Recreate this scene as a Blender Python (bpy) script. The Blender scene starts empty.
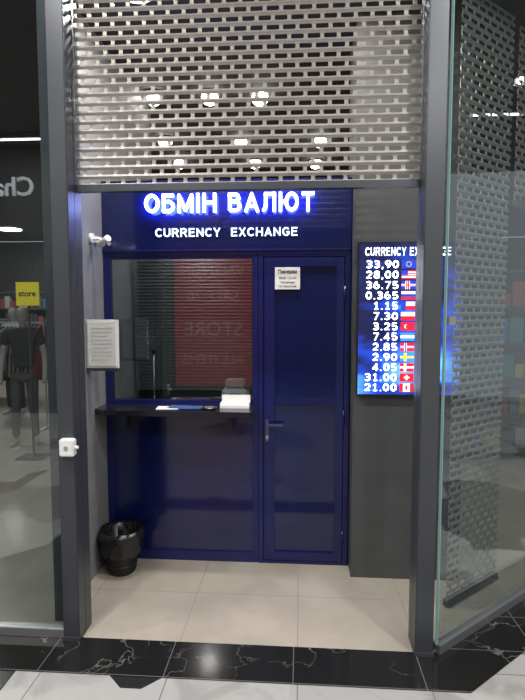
import bpy, bmesh, math, random
from mathutils import Vector, Matrix
random.seed(4)
S = bpy.context.scene
try:
    S.view_settings.view_transform = 'Standard'
except Exception: pass
COL = S.collection

# ---------------------------------------------------------------- materials
def pmat(name, col, rough=.5, metal=0, emit=None, es=0, coat=0, spec=None, noise=0, nscale=8):
    m = bpy.data.materials.new(name); m.use_nodes = True
    nt = m.node_tree; b = nt.nodes['Principled BSDF']
    b.inputs['Base Color'].default_value = (*col, 1)
    b.inputs['Roughness'].default_value = rough
    b.inputs['Metallic'].default_value = metal
    b.inputs['Coat Weight'].default_value = coat
    if spec is not None: b.inputs['Specular IOR Level'].default_value = spec
    if emit:
        b.inputs['Emission Color'].default_value = (*emit, 1)
        b.inputs['Emission Strength'].default_value = es
    if noise:
        g = nt.nodes.new('ShaderNodeNewGeometry')
        n = nt.nodes.new('ShaderNodeTexNoise'); n.inputs['Scale'].default_value = nscale
        n.inputs['Detail'].default_value = 6
        nt.links.new(g.outputs['Position'], n.inputs['Vector'])
        r = nt.nodes.new('ShaderNodeValToRGB')
        r.color_ramp.elements[0].position = .3; r.color_ramp.elements[1].position = .7
        r.color_ramp.elements[0].color = (*[c*(1-noise) for c in col], 1)
        r.color_ramp.elements[1].color = (*[min(1, c*(1+noise)) for c in col], 1)
        nt.links.new(n.outputs['Fac'], r.inputs['Fac'])
        nt.links.new(r.outputs['Color'], b.inputs['Base Color'])
    return m

def glassmat(name, tint, base, rough=0.0):
    m = bpy.data.materials.new(name); m.use_nodes = True
    nt = m.node_tree; nt.nodes.clear()
    o = nt.nodes.new('ShaderNodeOutputMaterial')
    t = nt.nodes.new('ShaderNodeBsdfTransparent'); t.inputs[0].default_value = (*tint, 1)
    g = nt.nodes.new('ShaderNodeBsdfGlossy'); g.inputs['Roughness'].default_value = rough
    g.inputs['Color'].default_value = (.95, 1, 1, 1)
    f = nt.nodes.new('ShaderNodeLayerWeight')
    p = nt.nodes.new('ShaderNodeMath'); p.operation = 'POWER'; p.inputs[1].default_value = 4
    a = nt.nodes.new('ShaderNodeMath'); a.operation = 'ADD'; a.inputs[1].default_value = base; a.use_clamp = True
    x = nt.nodes.new('ShaderNodeMixShader')
    nt.links.new(f.outputs['Facing'], p.inputs[0]); nt.links.new(p.outputs[0], a.inputs[0]); nt.links.new(a.outputs[0], x.inputs[0])
    nt.links.new(t.outputs[0], x.inputs[1]); nt.links.new(g.outputs[0], x.inputs[2])
    nt.links.new(x.outputs[0], o.inputs[0])
    return m

def tilemat(name, c1, c2, grout, sx, sy, rough, nscale=2.5, gw=.003):
    m = bpy.data.materials.new(name); m.use_nodes = True
    nt = m.node_tree; b = nt.nodes['Principled BSDF']; L = nt.links.new; N = nt.nodes.new
    g = N('ShaderNodeNewGeometry')
    n = N('ShaderNodeTexNoise'); n.inputs['Scale'].default_value = nscale; n.inputs['Detail'].default_value = 8
    n.inputs['Roughness'].default_value = .6
    L(g.outputs['Position'], n.inputs['Vector'])
    r = N('ShaderNodeValToRGB')
    r.color_ramp.elements[0].position = .35; r.color_ramp.elements[1].position = .65
    r.color_ramp.elements[0].color = (*c1, 1); r.color_ramp.elements[1].color = (*c2, 1)
    L(n.outputs['Fac'], r.inputs['Fac'])
    bt = N('ShaderNodeTexBrick'); bt.offset = 0
    bt.inputs['Scale'].default_value = 1; bt.inputs['Mortar Size'].default_value = gw
    bt.inputs['Brick Width'].default_value = sx; bt.inputs['Row Height'].default_value = sy
    bt.inputs['Mortar Smooth'].default_value = 0
    L(g.outputs['Position'], bt.inputs['Vector'])
    mx = N('ShaderNodeMix'); mx.data_type = 'RGBA'
    L(bt.outputs['Fac'], mx.inputs['Factor']); L(r.outputs['Color'], mx.inputs[6]); mx.inputs[7].default_value = (*grout, 1)
    L(mx.outputs[2], b.inputs['Base Color']); b.inputs['Roughness'].default_value = rough
    return m

def blackmarble():
    m = bpy.data.materials.new('black_marble'); m.use_nodes = True
    nt = m.node_tree; b = nt.nodes['Principled BSDF']; L = nt.links.new; N = nt.nodes.new
    g = N('ShaderNodeNewGeometry')
    n = N('ShaderNodeTexNoise'); n.inputs['Scale'].default_value = 4; n.inputs['Detail'].default_value = 6
    L(g.outputs['Position'], n.inputs['Vector'])
    mxv = N('ShaderNodeMix'); mxv.data_type = 'RGBA'; mxv.inputs['Factor'].default_value = .35
    L(g.outputs['Position'], mxv.inputs[6]); L(n.outputs['Color'], mxv.inputs[7])
    v = N('ShaderNodeTexVoronoi'); v.feature = 'DISTANCE_TO_EDGE'; v.inputs['Scale'].default_value = 4
    L(mxv.outputs[2], v.inputs['Vector'])
    n2 = N('ShaderNodeTexNoise'); n2.inputs['Scale'].default_value = 2.5
    L(g.outputs['Position'], n2.inputs['Vector'])
    r = N('ShaderNodeValToRGB')
    e = r.color_ramp.elements
    e[0].position = 0; e[0].color = (.17, .16, .15, 1); e[1].position = .011; e[1].color = (.012, .012, .012, 1)
    L(v.outputs['Distance'], r.inputs['Fac'])
    rm = N('ShaderNodeValToRGB'); rm.color_ramp.elements[0].position = .42; rm.color_ramp.elements[1].position = .62
    L(n2.outputs['Fac'], rm.inputs['Fac'])
    mv = N('ShaderNodeMix'); mv.data_type = 'RGBA'
    L(rm.outputs['Color'], mv.inputs['Factor']); mv.inputs[6].default_value = (.012, .012, .012, 1); L(r.outputs['Color'], mv.inputs[7])
    bt = N('ShaderNodeTexBrick'); bt.offset = 0
    bt.inputs['Scale'].default_value = 1; bt.inputs['Mortar Size'].default_value = .0025
    bt.inputs['Brick Width'].default_value = .6; bt.inputs['Row Height'].default_value = .3
    mp = N('ShaderNodeMapping'); mp.inputs['Location'].default_value = (.02, .13, 0)
    L(g.outputs['Position'], mp.inputs['Vector']); L(mp.outputs[0], bt.inputs['Vector'])
    mx = N('ShaderNodeMix'); mx.data_type = 'RGBA'
    L(bt.outputs['Fac'], mx.inputs['Factor']); L(mv.outputs[2], mx.inputs[6]); mx.inputs[7].default_value = (.11, .11, .11, 1)
    L(mx.outputs[2], b.inputs['Base Color']); b.inputs['Roughness'].default_value = .1
    return m

def mallfloor():
    m = bpy.data.materials.new('mall_geometric_floor'); m.use_nodes = True
    nt = m.node_tree; b = nt.nodes['Principled BSDF']; L = nt.links.new; N = nt.nodes.new
    g = N('ShaderNodeNewGeometry')
    v = N('ShaderNodeTexVoronoi'); v.distance = 'MANHATTAN'; v.inputs['Scale'].default_value = 1.1
    L(g.outputs['Position'], v.inputs['Vector'])
    sp = N('ShaderNodeSeparateColor'); L(v.outputs['Color'], sp.inputs[0])
    r = N('ShaderNodeValToRGB'); r.color_ramp.interpolation = 'CONSTANT'
    e = r.color_ramp.elements
    e[0].position = 0; e[0].color = (.02, .02, .022, 1)
    e[1].position = .2; e[1].color = (.33, .325, .32, 1)
    x = e.new(.7); x.color = (.17, .168, .165, 1)
    x = e.new(.8); x.color = (.36, .355, .35, 1)
    L(sp.outputs[0], r.inputs['Fac'])
    n = N('ShaderNodeTexNoise'); n.inputs['Scale'].default_value = 3; n.inputs['Detail'].default_value = 8
    n.inputs['Distortion'].default_value = 1.5
    L(g.outputs['Position'], n.inputs['Vector'])
    r2 = N('ShaderNodeValToRGB'); r2.color_ramp.elements[0].position = .38; r2.color_ramp.elements[1].position = .52
    r2.color_ramp.elements[0].color = (.78, .78, .78, 1)
    L(n.outputs['Fac'], r2.inputs['Fac'])
    mx = N('ShaderNodeMix'); mx.data_type = 'RGBA'; mx.blend_type = 'MULTIPLY'; mx.inputs['Factor'].default_value = 1
    L(r.outputs['Color'], mx.inputs[6]); L(r2.outputs['Color'], mx.inputs[7])
    bt = N('ShaderNodeTexBrick'); bt.offset = 0
    bt.inputs['Scale'].default_value = 1; bt.inputs['Mortar Size'].default_value = .003
    bt.inputs['Brick Width'].default_value = .6; bt.inputs['Row Height'].default_value = .6
    L(g.outputs['Position'], bt.inputs['Vector'])
    mg = N('ShaderNodeMix'); mg.data_type = 'RGBA'
    L(bt.outputs['Fac'], mg.inputs['Factor']); L(mx.outputs[2], mg.inputs[6]); mg.inputs[7].default_value = (.15, .15, .15, 1)
    L(mg.outputs[2], b.inputs['Base Color']); b.inputs['Roughness'].default_value = .2
    return m

def ledbg():
    m = bpy.data.materials.new('led_screen_blue'); m.use_nodes = True
    nt = m.node_tree; b = nt.nodes['Principled BSDF']; L = nt.links.new; N = nt.nodes.new
    g = N('ShaderNodeNewGeometry')
    mp = N('ShaderNodeMapping'); mp.inputs['Scale'].default_value = (1.6, 1, 4.5)
    mp.inputs['Rotation'].default_value = (0, .5, 0)
    L(g.outputs['Position'], mp.inputs['Vector'])
    n = N('ShaderNodeTexNoise'); n.inputs['Scale'].default_value = 1.6; n.inputs['Detail'].default_value = 3
    L(mp.outputs[0], n.inputs['Vector'])
    sx = N('ShaderNodeSeparateXYZ'); L(g.outputs['Position'], sx.inputs[0])
    mr = N('ShaderNodeMapRange'); mr.inputs['From Min'].default_value = 1.95; mr.inputs['From Max'].default_value = 1.3
    mr.inputs['To Min'].default_value = -.14; mr.inputs['To Max'].default_value = .10
    L(sx.outputs['Z'], mr.inputs['Value'])
    ad = N('ShaderNodeMath'); ad.operation = 'ADD'; L(n.outputs['Fac'], ad.inputs[0]); L(mr.outputs[0], ad.inputs[1])
    r = N('ShaderNodeValToRGB'); e = r.color_ramp.elements
    e[0].position = .40; e[0].color = (.003, .007, .05, 1)
    e[1].position = .74; e[1].color = (.15, .55, 1, 1)
    x = e.new(.56); x.color = (.01, .06, .6, 1)
    L(ad.outputs[0], r.inputs['Fac'])
    b.inputs['Base Color'].default_value = (.01, .01, .03, 1)
    b.inputs['Roughness'].default_value = .3
    L(r.outputs['Color'], b.inputs['Emission Color']); b.inputs['Emission Strength'].default_value = 1.6
    return m

M_navy = pmat('navy_painted_metal', (.0045, .008, .060), .14, 0, coat=.5)
M_navy2 = pmat('navy_frame_paint', (.0065, .011, .085), .24)
M_wall = pmat('grey_plaster', (.19, .195, .20), .6, noise=.12, nscale=5)
M_pier = pmat('dark_grey_plaster', (.065, .068, .072), .55, noise=.12, nscale=5)
M_post = pmat('anthracite_post', (.075, .082, .095), .35, .5)
M_alu = pmat('aluminium', (.55, .56, .57), .35, .9)
M_hand = pmat('dark_handle', (.12, .13, .22), .3, .7)
M_shut = pmat('shutter_steel', (.30, .283, .262), .45, .35)
M_glass = glassmat('shop_glass', (.87, .91, .91), .12)
M_kglass = glassmat('booth_glass', (.84, .88, .88), .08)
M_edge = pmat('glass_edge_green', (.25, .42, .4), .15, emit=(.3, .5, .48), es=.15)
M_black = pmat('black_plastic', (.012, .012, .013), .35)
M_bag = pmat('black_bin_bag', (.01, .01, .011), .22)
M_counter = pmat('black_counter', (.012, .012, .02), .2)
M_white = pmat('white_plastic', (.75, .75, .74), .4)
M_paper = pmat('paper', (.75, .75, .72), .8)
M_ink = pmat('ink', (.04, .04, .05), .8)
M_letter = pmat('lit_letters', (.8, .8, 1), .5, emit=(.80, .87, 1), es=3.2)
M_halo = pmat('letter_halo_blue', (.05, .05, .6), .5, emit=(.05, .12, 1), es=45)
M_letter2 = pmat('lit_small_letters', (.8, .85, 1), .5, emit=(.66, .82, 1), es=1.1)
M_lamp = pmat('lamp_emitter', (1, 1, 1), .5, emit=(1, .95, .88), es=16)
M_lin = pmat('linear_lamp_emitter', (1, 1, 1), .5, emit=(1, .98, .95), es=5)
M_dark = pmat('store_dark', (.03, .032, .036), .7, noise=.3)
M_ceil = pmat('dark_ceiling', (.04, .04, .044), .8)
M_mceil = pmat('mall_ceiling', (.12, .12, .12), .8)
M_opp = pmat('opposite_wall', (.05, .05, .055), .6)
M_tile = tilemat('beige_floor_tile', (.31, .28, .235), (.39, .352, .30), (.25, .225, .195), .6, .6, .32)
M_led = ledbg()
M_ledtxt = pmat('led_text', (1, 1, 1), .5, emit=(.9, .95, 1), es=1.7)
M_marble = blackmarble(); M_mall = mallfloor()
def em(name, c, s=1): return pmat(name, c, .5, emit=c, es=s)

# ---------------------------------------------------------------- helpers
def mkobj(name, me, mat=None, loc=(0, 0, 0)):
    o = bpy.data.objects.new(name, me); COL.objects.link(o); o.location = loc
    if mat: me.materials.append(mat)
    return o

def box(name, x0, x1, y0, y1, z0, z1, mat, bev=0):
    me = bpy.data.meshes.new(name); bm = bmesh.new()
    bmesh.ops.create_cube(bm, size=1)
    c = Vector(((x0+x1)/2, (y0+y1)/2, (z0+z1)/2))
    bmesh.ops.scale(bm, vec=(abs(x1-x0), abs(y1-y0), abs(z1-z0)), verts=bm.verts)
    if bev:
        bmesh.ops.bevel(bm, geom=bm.edges[:], offset=bev, segments=2, affect='EDGES')
    bm.to_mesh(me); bm.free()
    return mkobj(name, me, mat, c)

def cyl(name, p, r, h, mat, axis='Z', r2=None, seg=24):
    me = bpy.data.meshes.new(name); bm = bmesh.new()
    bmesh.ops.create_cone(bm, cap_ends=True, segments=seg, radius1=r, radius2=r if r2 is None else r2, depth=h)
    if axis == 'X': bmesh.ops.rotate(bm, matrix=Matrix.Rotation(math.pi/2, 3, 'Y'), verts=bm.verts)
    if axis == 'Y': bmesh.ops.rotate(bm, matrix=Matrix.Rotation(math.pi/2, 3, 'X'), verts=bm.verts)
    for f in bm.faces:
        if len(f.verts) == 4: f.smooth = True
    bm.to_mesh(me); bm.free()
    return mkobj(name, me, mat, p)

def slab(name, pts, z0, z1, mat):
    me = bpy.data.meshes.new(name); bm = bmesh.new()
    vs = [bm.verts.new((x, y, z0)) for x, y in pts]
    f = bm.faces.new(vs)
    r = bmesh.ops.extrude_face_region(bm, geom=[f])
    for v in r['geom']:
        if isinstance(v, bmesh.types.BMVert): v.co.z = z1
    bmesh.ops.recalc_face_normals(bm, faces=bm.faces)
    bm.to_mesh(me); bm.free()
    return mkobj(name, me, mat)

def group(name, objs, loc=None):
    e = bpy.data.objects.new(name, None); COL.objects.link(e)
    e.empty_display_size = .1
    if loc is None: loc = tuple(objs[0].location)
    e.location = loc
    for o in objs:
        o.parent = e
        o.matrix_parent_inverse = Matrix.Translation(Vector(loc)).inverted()
    return e

def text(name, s, mat, x, y, z, width=None, height=None, scale=None, depth=.004, offset=0, align='L', face=-1, hscale=1):
    cu = bpy.data.curves.new(name, 'FONT'); cu.body = s; cu.extrude = 0; cu.offset = offset
    cu.resolution_u = 3
    o = bpy.data.objects.new('t', cu); COL.objects.link(o)
    dg = bpy.context.evaluated_depsgraph_get(); dg.update()
    me = bpy.data.meshes.new_from_object(o.evaluated_get(dg))
    bpy.data.objects.remove(o)
    bm = bmesh.new(); bm.from_mesh(me)
    r = bmesh.ops.extrude_face_region(bm, geom=bm.faces[:])
    for v in r['geom']:
        if isinstance(v, bmesh.types.BMVert): v.co.z = 1
    xs = [v.co.x for v in bm.verts]; ys = [v.co.y for v in bm.verts]
    x0, x1, y0, y1 = min(xs), max(xs), min(ys), max(ys)
    sx = width/(x1-x0) if width else (scale*hscale if scale else height/(y1-y0)*hscale)
    sz = height/(y1-y0) if height else (scale if scale else sx)
    w = (x1-x0)*sx
    ox = 0 if align == 'L' else (-w if align == 'R' else -w/2)
    ybase = y0 if not scale else 0
    for v in bm.verts:
        X = (v.co.x-x0)*sx+ox; Z = (v.co.y-ybase)*sz
        v.co = Vector((X*(-face), v.co.z*depth*face, Z))
    bmesh.ops.recalc_face_normals(bm, faces=bm.faces)
    bm.to_mesh(me); bm.free()
    me.materials.clear()
    return mkobj(name, me, mat, (x, y, z))

# sans-serif stroke lettering
def arc(cx, cy, rx, ry, a0, a1, n=10):
    return [(cx+rx*math.cos(math.radians(a0+(a1-a0)*i/n)), cy+ry*math.sin(math.radians(a0+(a1-a0)*i/n))) for i in range(n+1)]
l, h = .09, .91
G = {
 'O': (.84, [arc(.42, .5, .33, .41, 0, 360, 24)]),
 'Б': (.70, [[(.64, h), (l, h), (l, l), (.36, l)]+arc(.36, .335, .25, .245, -90, 90)+[(l, .58)]]),
 'M': (.88, [[(l, 0), (l, h), (.44, .12), (.79, h), (.79, 0)]]),
 'I': (.20, [[(.1, 0), (.1, 1)]]),
 'H': (.76, [[(l, 0), (l, 1)], [(.67, 0), (.67, 1)], [(l, .52), (.67, .52)]]),
 'B': (.74, [[(l, l), (l, h), (.38, h)]+arc(.38, .73, .2, .18, 90, -90)+[(l, .54)], [(.38, .54)]+arc(.40, .315, .24, .225, 90, -90)+[(l, l)]]),
 'A': (.80, [[(.07, 0), (.4, .93), (.73, 0)], [(.2, .3), (.6, .3)]]),
 'Л': (.76, [[(.02, l), (.10, l)]+arc(.08, .35, .12, .26, -60, 0, 4)+[(.2, h), (.67, h), (.67, 0)]]),
 'Ю': (1.08, [[(l, 0), (l, 1)], [(l, .52), (.40, .52)], arc(.69, .5, .29, .41, 0, 360, 24)]),
 'T': (.68, [[(0, h), (.68, h)], [(.34, 0), (.34, h)]]),
 'C': (.76, [arc(.42, .5, .33, .41, 42, 318, 18)]),
 'U': (.74, [[(l, 1), (l, .35)]+arc(.37, .36, .28, .27, 180, 360)+[(.65, 1)]]),
 'R': (.76, [[(l, 0), (l, h), (.42, h)]+arc(.42, .7, .21, .21, 90, -90)+[(l, .49)], [(.42, .49), (.68, 0)]]),
 'E': (.68, [[(.64, h), (l, h), (l, l), (.66, l)], [(l, .52), (.6, .52)]]),
 'N': (.76, [[(l, 0), (l, h), (.67, l), (.67, 1)]]),
 'Y': (.74, [[(.06, 1), (.37, .45), (.68, 1)], [(.37, .45), (.37, 0)]]),
 'X': (.74, [[(.07, 0), (.67, 1)], [(.67, 0), (.07, 1)]]),
 'G': (.80, [arc(.42, .5, .33, .41, 42, 325, 18)+[(.70, .28), (.70, .46), (.44, .46)]]),
 '0': (.64, [arc(.32, .5, .23, .41, 0, 360, 20)]),
 '1': (.64, [[(.12, .72), (.34, h), (.34, 0)], [(.12, l), (.56, l)]]),
 '2': (.64, [arc(.31, .67, .22, .24, 165, -35, 10)+[(.1, .1), (.58, .1)]]),
 '3': (.64, [arc(.29, .71, .23, .2, 150, -90, 10)+arc(.29, .30, .25, .21, 90, -150, 10)]),
 '4': (.64, [[(.62, .28), (.07, .28), (.44, h), (.44, 0)]]),
 '5': (.64, [[(.54, h), (.14, h), (.12, .53)]+arc(.30, .33, .24, .24, 120, -145, 12)]),
 '6': (.64, [arc(.32, .33, .23, .24, 0, 360, 18), arc(.42, .36, .33, .55, 180, 95, 8)]),
 '7': (.64, [[(.06, h), (.56, h), (.22, 0)]]),
 '8': (.64, [arc(.32, .71, .2, .2, 0, 360, 18), arc(.32, .30, .23, .21, 0, 360, 18)]),
 '9': (.64, [arc(.32, .67, .23, .24, 0, 360, 18), arc(.22, .64, .33, .55, 0, -85, 8)]),
 '.': (.22, [[(.11, 0), (.11, .17)]]), ',': (.22, [[(.14, .17), (.08, -.14)]]), ' ': (.34, []),
}
ALIAS = {'О': 'O', 'М': 'M', 'І': 'I', 'Н': 'H', 'В': 'B', 'А': 'A', 'Т': 'T'}
def lettering(name, s, mat, x, y, z, height, width=None, depth=.004, t=.19, gap=.15, align='L', hs=1.0):
    segs = []; cx = 0
    for ch in s:
        ch = ALIAS.get(ch, ch); w, pl = G[ch]
        for p in pl: segs.append([(a+cx, b_) for a, b_ in p])
        cx += w+gap
    W = cx-gap
    sx = (width/W) if width else height*hs
    ox = 0 if align == 'L' else -W*sx
    bm = bmesh.new(); r = t/2
    def prism(pts):
        a = [bm.verts.new((px*sx+ox, -depth, pz*height)) for px, pz in pts]
        c = [bm.verts.new((px*sx+ox, 0, pz*height)) for px, pz in pts]
        n = len(pts); bm.faces.new(a); bm.faces.new(c[::-1])
        for i in range(n): bm.faces.new((a[i], c[i], c[(i+1) % n], a[(i+1) % n]))
    for p in segs:
        for (x0, z0), (x1, z1) in zip(p, p[1:]):
            dx_, dz_ = x1-x0, z1-z0; L_ = math.hypot(dx_, dz_)
            if L_ < 1e-4: continue
            ux, uz = -dz_/L_*r, dx_/L_*r
            prism([(x0-ux, z0-uz), (x1-ux, z1-uz), (x1+ux, z1+uz), (x0+ux, z0+uz)])
        for q in range(1, len(p)-1):
            x0, z0 = p[q]
            d1 = (p[q][0]-p[q-1][0], p[q][1]-p[q-1][1]); d2 = (p[q+1][0]-p[q][0], p[q+1][1]-p[q][1])
            if abs(d1[0]*d2[0]+d1[1]*d2[1]) < 1e-3 and (abs(d1[0]) < 1e-6 or abs(d1[1]) < 1e-6):
                prism([(x0-r, z0-r), (x0+r, z0-r), (x0+r, z0+r), (x0-r, z0+r)])
            else:
                prism([(x0+r*math.cos(k*math.pi/4), z0+r*math.sin(k*math.pi/4)) for k in range(8)])
    me = bpy.data.meshes.new(name)
    bmesh.ops.recalc_face_normals(bm, faces=bm.faces)
    bm.to_mesh(me); bm.free()
    return mkobj(name, me, mat, (x, y, z))

def shutter(p0, p1, z0, z1, cp=.078, rp=.044, slot=(.060, .023), thick=.004, bulge=.005, mat=None):
    d = Vector((p1[0]-p0[0], p1[1]-p0[1], 0)); Ln = d.length; d.normalize(); n = Vector((d.y, -d.x, 0))
    bm = bmesh.new()
    rows = int((z1-z0)/rp); P = Vector((p0[0], p0[1], 0))
    def V(s, z, o=0): return bm.verts.new(P + d*max(0, min(Ln, s)) + n*o + Vector((0, 0, z)))
    hx, hy = slot[0]/2, slot[1]/2; c = .004; ox, oy = cp/2, rp/2
    for r in range(rows):
        cz = z0+rp*(r+.5); off = 0 if r % 2 else cp/2
        for k in range(-1, int(Ln/cp)+2):
            cx = k*cp+off
            if cx+ox <= .002 or cx-ox >= Ln-.002: continue
            b = bulge
            H = [(-hx+c, -hy), (hx-c, -hy), (hx, -hy+c), (hx, hy-c), (hx-c, hy), (-hx+c, hy), (-hx, hy-c), (-hx, -hy+c)]
            O = [(-hx+c, -oy), (hx-c, -oy), (ox, -hy+c), (ox, hy-c), (hx-c, oy), (-hx+c, oy), (-ox, hy-c), (-ox, -hy+c)]
            C = [(ox, -oy), (ox, oy), (-ox, oy), (-ox, -oy)]
            h_ = [V(cx+a, cz+e) for a, e in H]
            o = [V(cx+a, cz+e, b if abs(e) == oy else 0) for a, e in O]
            q = [V(cx+a, cz+e, b) for a, e in C]
            try:
                bm.faces.new((o[0], o[1], h_[1], h_[0])); bm.faces.new((o[2], o[3], h_[3], h_[2]))
                bm.faces.new((o[4], o[5], h_[5], h_[4])); bm.faces.new((o[6], o[7], h_[7], h_[6]))
                bm.faces.new((h_[1], o[1], q[0], o[2], h_[2])); bm.faces.new((h_[3], o[3], q[1], o[4], h_[4]))
                bm.faces.new((h_[5], o[5], q[2], o[6], h_[6])); bm.faces.new((h_[7], o[7], q[3], o[0], h_[0]))
            except Exception: pass
    bmesh.ops.remove_doubles(bm, verts=bm.verts, dist=.0004)
    bmesh.ops.dissolve_degenerate(bm, dist=.0003, edges=bm.edges)
    bmesh.ops.recalc_face_normals(bm, faces=bm.faces)
    me = bpy.data.meshes.new('grille'); bm.to_mesh(me); bm.free()
    g = mkobj('grille', me, mat or M_shut)
    m = g.modifiers.new('sol', 'SOLIDIFY'); m.thickness = thick; m.offset = 0
    a = [P + n*.02 , P+d*Ln+n*.02, P+d*Ln-n*.02, P-n*.02]
    bar = slab('bottom_rail', [(v.x, v.y) for v in a], z0-.03, z0+.004, M_post)
    return [g, bar]

# ---------------------------------------------------------------- shell
YF, YK = 2.53, 3.40
dx, dy = .754, .656
E0 = (.668, 2.53); E1 = (E0[0]+dx*9, E0[1]+dy*9)
slab('floor', [(-9, -3.2), (9, -3.2), (9, 10), (-9, 10)], -.06, -.002, M_mall)
slab('floor_shop', [(-9, YF), E0, E1, (E1[0], 13), (-9, 13)], -.05, 0, M_tile)
nx, ny = .656, -.754
def offp(p, k): return (p[0]+nx*k, p[1]+ny*k)
oc = (.767, 2.265)
slab('floor_border', [(-9, 2.265), oc, offp(E1, .265), E1, E0, (-9, YF)], -.04, .001, M_marble)
box('wall_back', -9, 9, 13, 13.1, 0, 3.4, M_dark)
box('wall_store_left', -9.1, -9, YF, 13, 0, 3.4, M_dark)
slab('ceiling_shop', [(-9, YF+.05), (E0[0], YF+.05), E1, (E1[0], 13), (-9, 13)], 3.42, 3.5, M_ceil)
slab('ceiling_mall', [(-9, -3.2), (9, -3.2), (9, 9), (-9, 9)], 4.3, 4.4, M_mceil)
box('wall_fascia', -9, .66, 2.50, 2.56, 3.42, 4.3, M_post)
slab('wall_fascia_side', [E0, E1, offp(E1, -.06), offp(E0, -.06)], 3.42, 4.3, M_post)
box('wall_left', -1.318, -1.288, 2.70, 4.6, 0, 3.42, M_wall)
box('trim_1', -1.318, -1.13, 2.66, 2.70, 0, 3.42, M_post)
box('wall_right', .332, 1.0, 3.25, 3.7, 0, 3.42, M_pier)
def post(x0, x1):
    a = box('profile', x0, x1, 2.50, 2.58, 0, 3.42, M_post, .004)
    b = box('shutter_guide', x0, x1, 2.58, 2.655, 0, 3.42, M_post)
    c = box('foot_plate', x0-.002, x1+.002, 2.494, 2.586, 0.0, .02, M_post)
    return group('shopfront_post', [a, b, c])
post(-1.197, -1.112); post(.572, .66)
parts = shutter((-1.108, 2.61), (.568, 2.61), 2.305, 3.42)
group('roller_shutter', parts)
parts = shutter((.84, 2.94), (1.24, 3.29), .04, 3.4)
group('roller_shutter', parts)
parts = shutter((1.29, 3.34), (3.2, 5.0), 2.35, 3.4)
group('roller_shutter', parts)

g = box('pane', -4.2, -1.2, 2.53, 2.542, .05, 3.42, M_glass)
r = box('bottom_rail', -4.2, -1.2, 2.515, 2.557, 0, .05, M_alu, .003)
group('window_1', [g, r])
g = box('pane', -7.4, -4.22, 2.53, 2.542, .05, 3.42, M_glass)
r = box('bottom_rail', -7.4, -4.22, 2.515, 2.557, 0, .05, M_alu, .003)
group('window_2', [g, r])
def angled(name, t0, t1):
    def pt(t, k): return (E0[0]+.005+dx*t+nx*k, E0[1]+.0+dy*t+ny*k)
    pane = slab('pane', [pt(t0, 0), pt(t1, 0), pt(t1, .012), pt(t0, .012)], .045, 3.42, M_glass)
    edge = slab('edge', [pt(t0-.004, -.001), pt(t0, -.001), pt(t0, .013), pt(t0-.004, .013)], .045, 3.42, M_edge)
    rail = slab('bottom_rail', [pt(t0, -.015), pt(t1, -.015), pt(t1, .027), pt(t0, .027)], .001, .045, M_alu)
    clip = []
    for z in (1.62, ):
        clip.append(slab('clip', [pt(t0+.01, -.012), pt(t0+.06, -.012), pt(t0+.06, .024), pt(t0+.01, .024)], z, z+.04, M_alu))
    group(name, [pane, edge, rail]+clip)
angled('window_3', .01, 1.6); angled('window_4', 1.615, 3.4)

# ---------------------------------------------------------------- booth
P = []
XL, XR, XD = -1.286, .325, -.267
def b(n, *a, **k):
    o = box(n, *a, **k); P.append(o); return o
b('lower_panel', XL+.04, XD-.03, YK+.012, YK+.03, .06, 1.0, M_navy)
b('stile', XL, XL+.045, YK, YK+.05, 0, 2.07, M_navy2, bev=.003)
b('stile', XD-.035, XD, YK, YK+.05, 0, 2.07, M_navy2, bev=.003)
b('bottom_rail', XL+.045, XD-.035, YK, YK+.05, 0, .07, M_navy2, bev=.003)
b('sill_rail', XL+.045, XD-.035, YK, YK+.05, .985, 1.095, M_navy2, bev=.003)
b('head_rail', XL+.045, XD-.035, YK, YK+.05, 2.022, 2.07, M_navy2, bev=.003)
b('window_glass', XL+.045, XD-.035, YK+.02, YK+.026, 1.095, 2.022, M_kglass)
b('header_panel', XL, XR, YK-.004, YK+.04, 2.078, 2.52, M_navy)
b('header_trim', XL, XR, YK-.014, YK+.04, 2.068, 2.082, M_navy2)
b('roof', XL, XR, YK+.04, 4.6, 2.48, 2.52, M_dark)
b('side_wall', XR-.03, XR, YK+.06, 4.6, 0, 2.48, M_pier)
b('rear_wall', XL, XR-.03, 4.56, 4.6, 0, 2.48, pmat('booth_inside', (.12, .135, .135), .7))
b('inner_partition', XD-.01, XD+.01, YK+.06, 4.56, 0, 2.48, pmat('booth_inside2', (.07, .08, .085), .7))
cpts = [(-1.225, 3.165), (-1.21, 3.15), (-.30, 3.15), (-.28, 3.17), (-.28, YK-.001), (-1.284, YK-.001), (-1.284, 3.2)]
P.append(slab('counter_top', cpts, 1.035, 1.068, M_counter))
b('counter_bracket', -1.1, -1.07, 3.25, YK, .93, 1.035, M_counter)
b('counter_bracket', -.45, -.42, 3.25, YK, .93, 1.035, M_counter)
P.append(lettering('sign_letters', 'ОБМІН ВАЛЮТ', M_letter, -.99, YK-.040, 2.306, .120, width=1.08, depth=.012, t=.165))
P.append(lettering('sign_halo', 'ОБМІН ВАЛЮТ', M_halo, -.99, YK-.032, 2.306, .120, width=1.08, depth=.008, t=.14))
P.append(lettering('sign_subtitle', 'CURRENCY  EXCHANGE', M_letter2, -.933, YK-.004, 2.160, .055, width=.92, depth=.006, t=.16))
bm = bmesh.new()
for i in range(40):
    z = 1.08+i*.025
    vs = [bm.verts.new(p) for p in ((XL+.03, 3.95, z), (XD-.03, 3.95, z), (XD-.03, 3.962, z+.022), (XL+.03, 3.962, z+.022))]
    bm.faces.new(vs)
me = bpy.data.meshes.new('blind'); bm.to_mesh(me); bm.free()
P.append(mkobj('venetian_blind', me, pmat('blind_slat', (.09, .105, .11), .5)))
b('inner_desk', XL+.01, XD-.02, 3.46, 3.9, .96, 1.0, M_counter)
group('currency_exchange_booth', P, (-.5, YK, 0))

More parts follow.
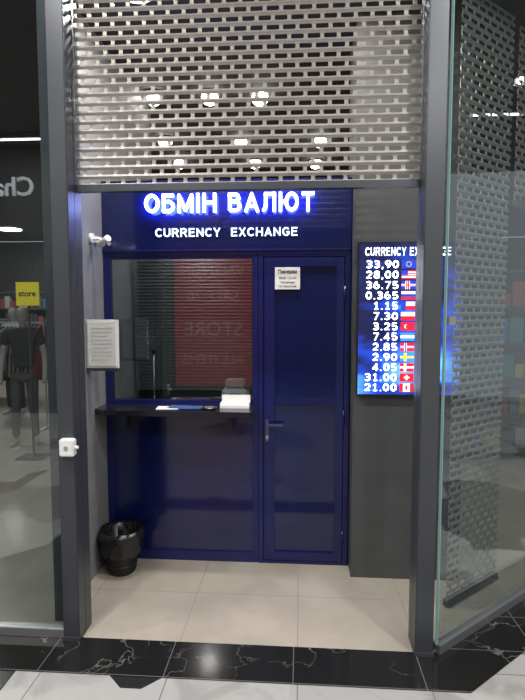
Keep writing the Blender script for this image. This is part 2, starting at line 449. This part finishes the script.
P = []
b('frame_left', XD+.002, XD+.035, YK-.004, YK+.05, 0, 2.066, M_navy2, bev=.003)
b('frame_right', XR-.035, XR, YK-.004, YK+.05, 0, 2.066, M_navy2, bev=.003)
b('frame_top', XD+.035, XR-.035, YK-.004, YK+.05, 2.03, 2.066, M_navy2, bev=.003)
b('threshold', XD+.035, XR-.035, YK, YK+.05, 0, .02, M_navy2)
x0, x1 = XD+.04, XR-.04
b('stile_left', x0, x0+.07, YK-.008, YK+.035, .025, 2.025, M_navy2, bev=.004)
b('stile_right', x1-.05, x1, YK-.008, YK+.035, .025, 2.025, M_navy2, bev=.004)
b('rail_bottom', x0+.07, x1-.05, YK-.008, YK+.035, .025, .085, M_navy2, bev=.004)
b('rail_mid', x0+.07, x1-.05, YK-.006, YK+.035, 1.078, 1.094, M_navy2, bev=.003)
b('rail_top', x0+.07, x1-.05, YK-.008, YK+.035, 1.965, 2.025, M_navy2, bev=.004)
b('panel', x0+.06, x1-.04, YK+.008, YK+.024, .07, 1.98, M_navy)
b('handle_plate', -.218, -.196, YK-.014, YK-.008, .83, .975, M_hand, bev=.002)
P.append(cyl('handle_neck', (-.207, YK-.028, .945), .008, .03, M_hand, 'Y'))
b('handle_lever', -.214, -.10, YK-.05, YK-.036, .937, .953, M_hand, bev=.005)
P.append(cyl('key_cylinder', (-.207, YK-.018, .86), .011, .016, M_alu, 'Y'))
b('key', -.209, -.205, YK-.04, YK-.025, .848, .872, M_alu)
for z in (.2, 1.0, 1.8):
    P.append(cyl('hinge', (XR-.037, YK-.012, z), .008, .09, M_navy2))
group('door_1', P, (0, YK, 0))

P = []
b('sheet', -.157, .003, YK-.014, YK-.009, 1.822, 1.962, M_paper)
P.append(text('title', 'Перерва', M_ink, -.077, YK-.0145, 1.917, width=.12, height=.03, depth=.001, align='C', offset=.025))
P.append(text('line_a', '09.00 - 21.00', M_ink, -.077, YK-.0145, 1.887, width=.11, height=.014, depth=.001, align='C'))
P.append(text('line_b', 'технічна', M_ink, -.077, YK-.0145, 1.86, width=.09, height=.016, depth=.001, align='C'))
P.append(text('line_c', '15 хвилин', M_ink, -.077, YK-.0145, 1.835, width=.11, height=.014, depth=.001, align='C'))
group('door_notice', P)

P = []
b('casing', .348, .96, 3.195, 3.249, 1.176, 2.092, M_black, bev=.004)
b('screen', .354, .954, 3.190, 3.196, 1.182, 2.086, M_led)
YB = 3.1895
P.append(lettering('heading', 'CURRENCY EXCHANGE', M_ledtxt, .388, YB, 2.010, .050, width=.50, depth=.001, t=.15))
rates = ['33,90', '28,00', '36.75', '0.365', '1.15', '7.30', '3.25', '7.45', '2.85', '2.90', '4.05', '31.00', '21.00']
B_ = em('flag_blue', (.01, .04, .45)); W_ = em('flag_white', (.85, .85, .9)); R_ = em('flag_red', (.75, .01, .03)); Y_ = em('flag_yellow', (.9, .7, .02)); LB = em('flag_light_blue', (.05, .25, .8))
def rect(x0, x1, z0, z1, m, k): P.append(box('flag_part', x0, x1, YB-.001-.0008*k, YB, z0, z1, m))
def hs(x, z, w, h, cols):
    n = len(cols)
    for i, c in enumerate(cols): rect(x, x+w, z+h-h*(i+1)/n, z+h-h*i/n, c, 0)
def cross(x, z, w, h, bg, c1, c2=None):
    rect(x, x+w, z, z+h, bg, 0)
    rect(x+w*.28, x+w*.46, z, z+h, c1, 1); rect(x, x+w, z+h*.38, z+h*.62, c1, 1)
    if c2: rect(x+w*.33, x+w*.41, z, z+h, c2, 2); rect(x, x+w, z+h*.45, z+h*.55, c2, 2)
for i in range(13):
    zc = 1.960-.0613*i
    P.append(lettering('rate', rates[i], M_ledtxt, .586, YB, zc-.023, .047, depth=.001, align='R', t=.16, gap=.14, hs=1.22))
    x, z, w, h = .603, zc-.025, .082, .050
    if i == 0: rect(x, x+w, z, z+h, B_, 0); [P.append(cyl('flag_star', (x+w/2+.014*math.cos(a*math.pi/4), YB-.001, z+h/2+.014*math.sin(a*math.pi/4)), .003, .002, Y_, 'Y', seg=6)) for a in range(8)]
    elif i == 1: hs(x, z, w, h, [R_, W_, R_, W_, R_, W_, R_]); rect(x, x+w*.45, z+h*.45, z+h, B_, 1)
    elif i == 2: cross(x, z, w, h, B_, W_, R_); rect(x+w*.4, x+w*.6, z, z+h, W_, 1.5); rect(x+w*.45, x+w*.55, z, z+h, R_, 2.5)
    elif i == 3: hs(x, z, w, h, [W_, B_, R_])
    elif i == 4: hs(x, z, w, h, [W_, R_]); rect(x, x+w*.35, z, z+h, B_, 1)
    elif i == 5: hs(x, z, w, h, [W_, R_])
    elif i == 6: rect(x, x+w, z, z+h, R_, 0); P.append(cyl('crescent', (x+w*.4, YB-.001, z+h/2), .012, .002, W_, 'Y')); P.append(cyl('crescent_cut', (x+w*.46, YB-.0016, z+h/2), .010, .002, R_, 'Y'))
    elif i == 7: hs(x, z, w, h, [LB, W_, LB])
    elif i == 8: cross(x, z, w, h, R_, W_, B_)
    elif i == 9: cross(x, z, w, h, LB, Y_)
    elif i == 10: cross(x, z, w, h, R_, W_)
    elif i == 11: rect(x, x+w, z, z+h, R_, 0); rect(x+w*.44, x+w*.56, z+h*.2, z+h*.8, W_, 1); rect(x+w*.3, x+w*.7, z+h*.4, z+h*.6, W_, 1)
    else:
        for a, e_, c in ((0, .25, R_), (.25, .75, W_), (.75, 1, R_)): rect(x+w*a, x+w*e_, z, z+h, c, 0)
        rect(x+w*.42, x+w*.58, z+h*.25, z+h*.75, R_, 1)
group('exchange_rate_board', P)

P = []
b('back_plate', -1.287, -1.092, 3.10, 3.125, 1.335, 1.632, M_white, bev=.003)
b('sheets', -1.275, -1.102, 3.094, 3.10, 1.352, 1.618, M_paper)
M_fi = pmat('faint_ink', (.45, .45, .45), .8)
for i in range(9):
    b('print', -1.255, -1.125+(-.03 if i % 3 == 2 else 0), 3.0925, 3.0945, 1.58-i*.024, 1.584-i*.024, M_fi)
b('clip_rail', -1.287, -1.09, 3.086, 3.13, 1.322, 1.340, M_post, bev=.003)
b('wall_bracket', -1.288, -1.275, 3.11, 3.16, 1.33, 1.6, M_post)
group('notice_holder', P)

P = []
b('box', -1.172, -1.100, 2.455, 2.50, .972, 1.058, M_white, bev=.006)
b('button', -1.145, -1.127, 2.452, 2.456, 1.005, 1.025, pmat('button_grey', (.3, .3, .3), .5))
P.append(cyl('cable_gland', (-1.093, 2.478, 1.015), .008, .02, M_white, 'X'))
group('alarm_button_box', P)

P = []
P.append(cyl('mount', (-1.278, 3.2, 2.13), .03, .02, M_white, 'X'))
P.append(cyl('arm', (-1.245, 3.2, 2.125), .009, .06, M_white, 'X'))
bc = cyl('body', (-1.19, 3.17, 2.105), .02, .11, M_white, 'Z'); bc.rotation_euler = (math.radians(72), 0, math.radians(48)); P.append(bc)
lens = cyl('lens', (-1.148, 3.131, 2.088), .016, .012, M_black, 'Z'); lens.rotation_euler = bc.rotation_euler; P.append(lens)
hood = box('junction', -1.286, -1.26, 3.25, 3.29, 2.11, 2.15, M_white, .004); P.append(hood)
group('security_camera', P)

def lathe(name, prof, mat, seg=48, wob=0):
    bm = bmesh.new(); rings = []
    for r, z in prof:
        ring = []
        for i in range(seg):
            a = 2*math.pi*i/seg
            rr = r*(1+wob*(.5*math.sin(7*a+z*40)+.5*math.sin(13*a+z*70)+random.uniform(-.4, .4)))
            ring.append(bm.verts.new((rr*math.cos(a), rr*math.sin(a), z+random.uniform(-1, 1)*wob*.08)))
        rings.append(ring)
    for a_, b_ in zip(rings, rings[1:]):
        for i in range(seg):
            f = bm.faces.new((a_[i], a_[(i+1) % seg], b_[(i+1) % seg], b_[i])); f.smooth = True
    me = bpy.data.meshes.new(name); bm.to_mesh(me); bm.free()
    return mkobj(name, me, mat)
P = []
body = lathe('basket', [(.001, .004), (.098, .004), (.1, .0), (.104, .01), (.137, .29), (.141, .295), (.136, .292), (.1, .015), (.001, .012)], M_black)
P.append(body)
bm = bmesh.new()
for k in range(30):
    a = 2*math.pi*k/30
    r0, r1 = .106, .138
    vs = []
    for (r_, z_) in ((r0, .02), (r1, .28)):
        for s in (-.018, .018):
            vs.append(bm.verts.new((r_*math.cos(a+s), r_*math.sin(a+s), z_)))
        for s in (.018, -.018):
            vs.append(bm.verts.new(((r_+.004)*math.cos(a+s), (r_+.004)*math.sin(a+s), z_)))
    for i in range(4):
        bm.faces.new((vs[i], vs[(i+1) % 4], vs[4+(i+1) % 4], vs[4+i]))
me = bpy.data.meshes.new('ribs'); bm.to_mesh(me); bm.free()
P.append(mkobj('ribs', me, M_black))
for z, r in ((.06, .113), (.13, .121), (.2, .129)):
    P.append(lathe('hoop', [(r, z), (r+.005, z), (r+.005, z+.012), (r, z+.012)], M_black))
P.append(lathe('bin_bag', [(.05, .06), (.11, .12), (.128, .24), (.136, .298), (.157, .320), (.172, .285), (.168, .24), (.163, .185), (.146, .14)], M_bag, seg=64, wob=.07))
for o in P: o.location = (-1.142, 3.235, 0); o.scale = (.84, .84, .90)
group('waste_bin', P, (-1.142, 3.235, 0))

P = []
b('base', -.50, -.315, 3.28, 3.37, 1.068, 1.078, M_white, bev=.002)
b('front', -.50, -.315, 3.275, 3.282, 1.068, 1.085, M_white)
b('back', -.50, -.315, 3.366, 3.372, 1.068, 1.14, M_white)
b('side', -.50, -.495, 3.28, 3.37, 1.068, 1.10, M_white)
b('side', -.32, -.315, 3.28, 3.37, 1.068, 1.10, M_white)
b('slips', -.48, -.335, 3.29, 3.36, 1.078, 1.09, M_paper)
group('paper_tray', P)
P = []
fl = pmat('flyer_blue', (.05, .09, .25), .4)
for i, (x, y, a) in enumerate(((-.83, 3.26, .1), (-.76, 3.28, -.12), (-.68, 3.25, .05))):
    o = box('sheet', -.07, .07, -.05, .05, 0, .003, [M_paper, fl, fl][i]); o.location = (x, y, 1.0695+.003*i); o.rotation_euler = (0, 0, a); P.append(o)
group('leaflets', P)
P = [cyl('dish', (-.56, 3.24, 1.074), .04, .012, M_black, r2=.05), cyl('dish_inset', (-.56, 3.24, 1.081), .035, .003, M_alu)]
group('coin_dish', P)
P = [cyl('stem', (-1.0, 3.55, 1.2), .006, .4, M_alu), cyl('foot', (-1.0, 3.55, 1.01), .05, .02, M_alu), cyl('head', (-1.0, 3.55, 1.41), .014, .04, M_black)]
group('desk_microphone', P)
P = []
b('body', -.52, -.34, 3.48, 3.64, 1.0, 1.16, pmat('machine_grey', (.45, .46, .45), .5), bev=.015)
b('hopper', -.50, -.36, 3.5, 3.6, 1.16, 1.22, pmat('machine_grey2', (.3, .31, .3), .5), bev=.01)
b('display', -.47, -.39, 3.475, 3.481, 1.10, 1.13, M_black)
group('banknote_counter', P)

# ---------------------------------------------------------------- shop interior
def skin(name, verts, edges, radii, mat):
    me = bpy.data.meshes.new(name); me.from_pydata(verts, edges, [])
    o = mkobj(name, me, mat)
    m = o.modifiers.new('skin', 'SKIN')
    for i, r in enumerate(radii):
        rr = r if isinstance(r, tuple) else (r, r)
        me.skin_vertices[0].data[i].radius = rr
    me.skin_vertices[0].data[0].use_root = True
    o.modifiers.new('sub', 'SUBSURF').levels = 2; o.modifiers['sub'].render_levels = 2
    return o
def mannequin(x, y, rot, top, bot, skinm):
    P = []
    P.append(skin('torso', [(0, 0, .95), (0, 0, 1.08), (0, 0, 1.25), (0, 0, 1.40), (0, 0, 1.47), (.17, 0, 1.42), (-.17, 0, 1.42), (.22, .0, 1.25), (-.22, 0, 1.25)],
        [(0, 1), (1, 2), (2, 3), (3, 4), (3, 5), (3, 6), (5, 7), (6, 8)],
        [(.15, .1), (.13, .09), (.16, .11), (.14, .09), .06, .065, .065, .055, .055], top))
    P.append(skin('legs', [(0, 0, .93), (.09, 0, .85), (.1, -.01, .48), (.11, .02, .09), (-.09, 0, .85), (-.1, -.03, .48), (-.12, 0, .09)],
        [(0, 1), (1, 2), (2, 3), (0, 4), (4, 5), (5, 6)], [(.14, .1), .085, .06, .045, .085, .06, .045], bot))
    P.append(skin('neck_head', [(0, 0, 1.46), (0, 0, 1.53), (0, -.01, 1.58), (0, -.015, 1.66), (0, -.01, 1.73)],
        [(0, 1), (1, 2), (2, 3), (3, 4)], [.05, .048, (.06, .07), (.075, .09), (.055, .07)], skinm))
    for s in (1, -1):
        P.append(skin('arm', [(s*.22, 0, 1.27), (s*.25, .01, 1.12), (s*.26, -.05, .92), (s*.26, -.07, .84), (s*.25, -.09, .78)],
            [(0, 1), (1, 2), (2, 3), (3, 4)], [.045, .04, .03, .035, .02], skinm))
        P.append(skin('foot', [(s*.115, .02, .08), (s*.12, .02, .035), (s*.13, -.1, .025), (s*.13, -.16, .02)], [(0, 1), (1, 2), (2, 3)], [.04, .035, .03, .02], skinm))
    e = group('mannequin', P, (0, 0, 0)); e.location = (x, y, 0); e.rotation_euler = (0, 0, rot)
M_tee = pmat('black_tee', (.015, .015, .017), .8); M_jean = pmat('grey_trousers', (.06, .06, .065), .8)
M_mskin = pmat('mannequin_grey', (.3, .29, .28), .5)
mannequin(-3.42, 6.3, .2, M_tee, M_jean, M_mskin)
mannequin(-4.6, 8.2, -.2, pmat('white_tee', (.5, .5, .5), .8), M_tee, M_mskin)
P = []
yel = pmat('yellow_board', (.6, .5, .02), .5, emit=(.7, .6, .03), es=.35)
b('board', -3.16, -2.90, 5.7, 5.72, 1.74, 2.0, yel)
P.append(text('label', 'store', M_ink, -3.03, 5.699, 1.84, width=.2, depth=.002, align='C', offset=.02))
b('pole', -3.04, -3.02, 5.72, 5.74, 0.02, 1.9, M_post)
b('foot', -3.18, -2.88, 5.6, 5.85, 0, .02, M_post)
group('store_sign_stand', P)
def rack(x, y, cols):
    global P
    P = []
    b('rail', x-.7, x+.7, y-.012, y+.012, 1.5, 1.524, M_alu)
    for s in (-.7, .69):
        b('leg', x+s, x+s+.02, y-.01, y+.01, .02, 1.5, M_alu); b('foot', x+s-.01, x+s+.03, y-.25, y+.25, 0, .02, M_alu)
    for i in range(22):
        xx = x-.62+i*.059; m = random.choice(cols)
        me = bpy.data.meshes.new('garment'); bm = bmesh.new()
        L = random.uniform(.6, .85)
        pts = [(0, 1.46), (-.2, 1.38), (-.24, 1.1), (-.17, 1.12), (-.2, 1.46-L), (.2, 1.46-L), (.17, 1.12), (.24, 1.1), (.2, 1.38)]
        vs = [bm.verts.new((xx, y+a, z)) for a, z in pts]; f = bm.faces.new(vs)
        r = bmesh.ops.extrude_face_region(bm, geom=[f])
        for v in r['geom']:
            if isinstance(v, bmesh.types.BMVert): v.co.x += .03
        bm.to_mesh(me); bm.free(); P.append(mkobj('garment', me, m))
        P.append(cyl('hook', (xx+.015, y, 1.48), .003, .05, M_alu))
    group('clothing_rack', P, (x, y, 0))
cols = [pmat('cloth_%d' % i, c, .85) for i, c in enumerate([(.02, .02, .03), (.3, .3, .3), (.05, .06, .12), (.25, .03, .04), (.15, .13, .1)])]
rack(-4.3, 7.2, cols); rack(-6.0, 9.8, cols)
pc = [pmat('goods_%d' % i, c, .5) for i, c in enumerate([(.02, .07, .25), (.3, .25, .05), (.2, .04, .03), (.25, .25, .25), (.03, .12, .15), (.05, .05, .05), (.03, .03, .04)])]
def shelving(xa, xb, y, top):
    global P
    P = []
    for s in (xa, xb): b('upright', s, s+.04, y, y+.4, 0, top, M_dark)
    n = int(top/.4)+1
    for i in range(n):
        z = .1+i*.4; b('shelf', xa+.04, xb, y, y+.4, z, z+.03, M_ceil)
        if i < n-1:
            x = xa+.08
            while x < xb-.15:
                w = random.uniform(.06, .16); h = random.uniform(.12, .3)
                b('goods', x, x+w, y+.04, y+.25, z+.03, z+.03+h, random.choice(pc), bev=.006); x += w+.012
    group('display_shelf', P, ((xa+xb)/2, y+.2, 0))
shelving(1.7, 4.0, 6.0, 2.2)
shelving(-7.5, -4.6, 12.2, 2.2)

def downlight(x, y, z, r=.07, power=None, col=(1, .95, .88), dome=False):
    if dome:
        me = bpy.data.meshes.new('lens'); bm = bmesh.new(); bmesh.ops.create_uvsphere(bm, u_segments=20, v_segments=12, radius=r)
        bmesh.ops.scale(bm, vec=(1, 1, .8), verts=bm.verts); bm.to_mesh(me); bm.free(); a = mkobj('lens', me, M_lamp, (x, y, z-.04))
    else: a = cyl('lens', (x, y, z-.012), r, .012, M_lamp)
    a2 = cyl('trim_ring', (x, y, z-.005), r+.02, .01, M_dark if dome else M_white)
    L = [a2, a]
    if power:
        ld = bpy.data.lights.new('bulb', 'AREA'); ld.shape = 'DISK'; ld.size = r*2; ld.energy = power; ld.color = col
        lo = bpy.data.objects.new('bulb', ld); COL.objects.link(lo); lo.location = (x, y, z-.03); L.append(lo)
    group('ceiling_downlight', L, (x, y, z))
for x, y in ((-1.18, 4.286), (-.724, 4.31), (-.324, 4.345), (-1.36, 5.37), (-.59, 5.43), (.197, 5.48), (-1.39, 6.17), (-.52, 6.23), (.18, 6.28)):
    downlight(x, y, 3.42, .068, dome=True)
downlight(-.9, 2.95, 3.42, .08, 24); downlight(.1, 2.95, 3.42, .08, 24)
downlight(-3.4, 4.6, 3.42, .08, 16); downlight(3.0, 5.2, 3.42, .08, 20); downlight(-6.2, 11, 3.42, .25, 80); downlight(-4.5, 6.6, 3.42, .08, 34)
downlight(1.7, 4.2, 3.42, .08, 12)
def linear(x0, x1, y, z):
    o = [box('housing', x0-.02, x1+.02, y-.05, y+.05, z-.05, z, M_black), box('diffuser', x0, x1, y-.018, y+.018, z-.056, z-.05, M_lin)]
    group('linear_ceiling_lamp', o)
linear(-4.2, -2.3, 5.15, 3.42); linear(1.45, 3.2, 4.8, 3.42)
ld = bpy.data.lights.new('booth_bulb', 'AREA'); ld.size = .2; ld.energy = 3.5
lo = bpy.data.objects.new('bulb', ld); COL.objects.link(lo); lo.location = (-.8, 3.72, 2.44)
hs_ = box('housing', -.92, -.68, 3.6, 3.84, 2.45, 2.48, M_white)
group('booth_ceiling_lamp', [hs_, lo])

# ---------------------------------------------------------------- mall side behind the camera
box('wall_mall', -9, 9, -3.3, -3.2, 0, 4.3, M_opp)
def shopwin(x0, x1, col, s):
    global P
    P = []
    b('frame', x0-.05, x1+.05, -3.2, -3.15, .05, 3.0, M_black)
    b('display', x0, x1, -3.15, -3.14, .1, 2.95, em('shopwin_%d' % int(x0*10), col, s))
    group('opposite_shop_window', P)
shopwin(1.2, 3.4, (.5, .46, .4), .5); shopwin(4.2, 7.5, (.4, .42, .45), .4); shopwin(-7.8, -5.2, (.45, .42, .4), .5)
P = []
b('case', -2.42, -.86, -3.19, -3.12, .2, 2.75, M_black)
b('face', -2.38, -.90, -3.12, -3.11, .24, 2.70, em('banner_red', (.30, .02, .025), .5))
wt = em('banner_white', (.45, .2, .2), .5)
for i, (s, z, w) in enumerate((('VALENTIN', 2.35, 1.2), ('SALE 70', 1.85, 1.0), ('STORE', 1.2, 1.1), ('ALL ITEMS', .65, 1.2))):
    P.append(text('copy', s, wt, -1.64, -3.109, z, width=w, depth=.002, align='C', offset=.0, face=1))
group('advertising_lightbox', P)
text('opposite_shop_sign', 'Chance', em('sign_grey', (.6, .62, .65), 1.2), -4.22, -3.19, 3.5, height=.3, depth=.03, offset=.01, face=1)
for x in (-4.5, -1.5, 1.5, 4.5):
    for y in (-1.6, 1.0):
        downlight(x, y, 4.3, .13, 76, (1, .97, .93))
for x in (-6, 0, 6):
    o = [box('housing', x-1.5, x+1.5, -.4, -.3, 4.2, 4.3, M_black), box('diffuser', x-1.45, x+1.45, -.38, -.32, 4.195, 4.2, M_lin)]
    group('linear_ceiling_lamp', o)

w = bpy.data.worlds.new('World'); S.world = w; w.use_nodes = True
w.node_tree.nodes['Background'].inputs[0].default_value = (.9, .95, 1, 1)
w.node_tree.nodes['Background'].inputs[1].default_value = .38

cd = bpy.data.cameras.new('Camera'); cam = bpy.data.objects.new('Camera', cd); COL.objects.link(cam)
cam.location = (0, 0, 1.69); cam.rotation_euler = (math.radians(90-4.35), 0, math.radians(4))
cd.sensor_fit = 'VERTICAL'; cd.sensor_height = 24; cd.lens = 24*526/700
cd.clip_start = .02
S.camera = cam
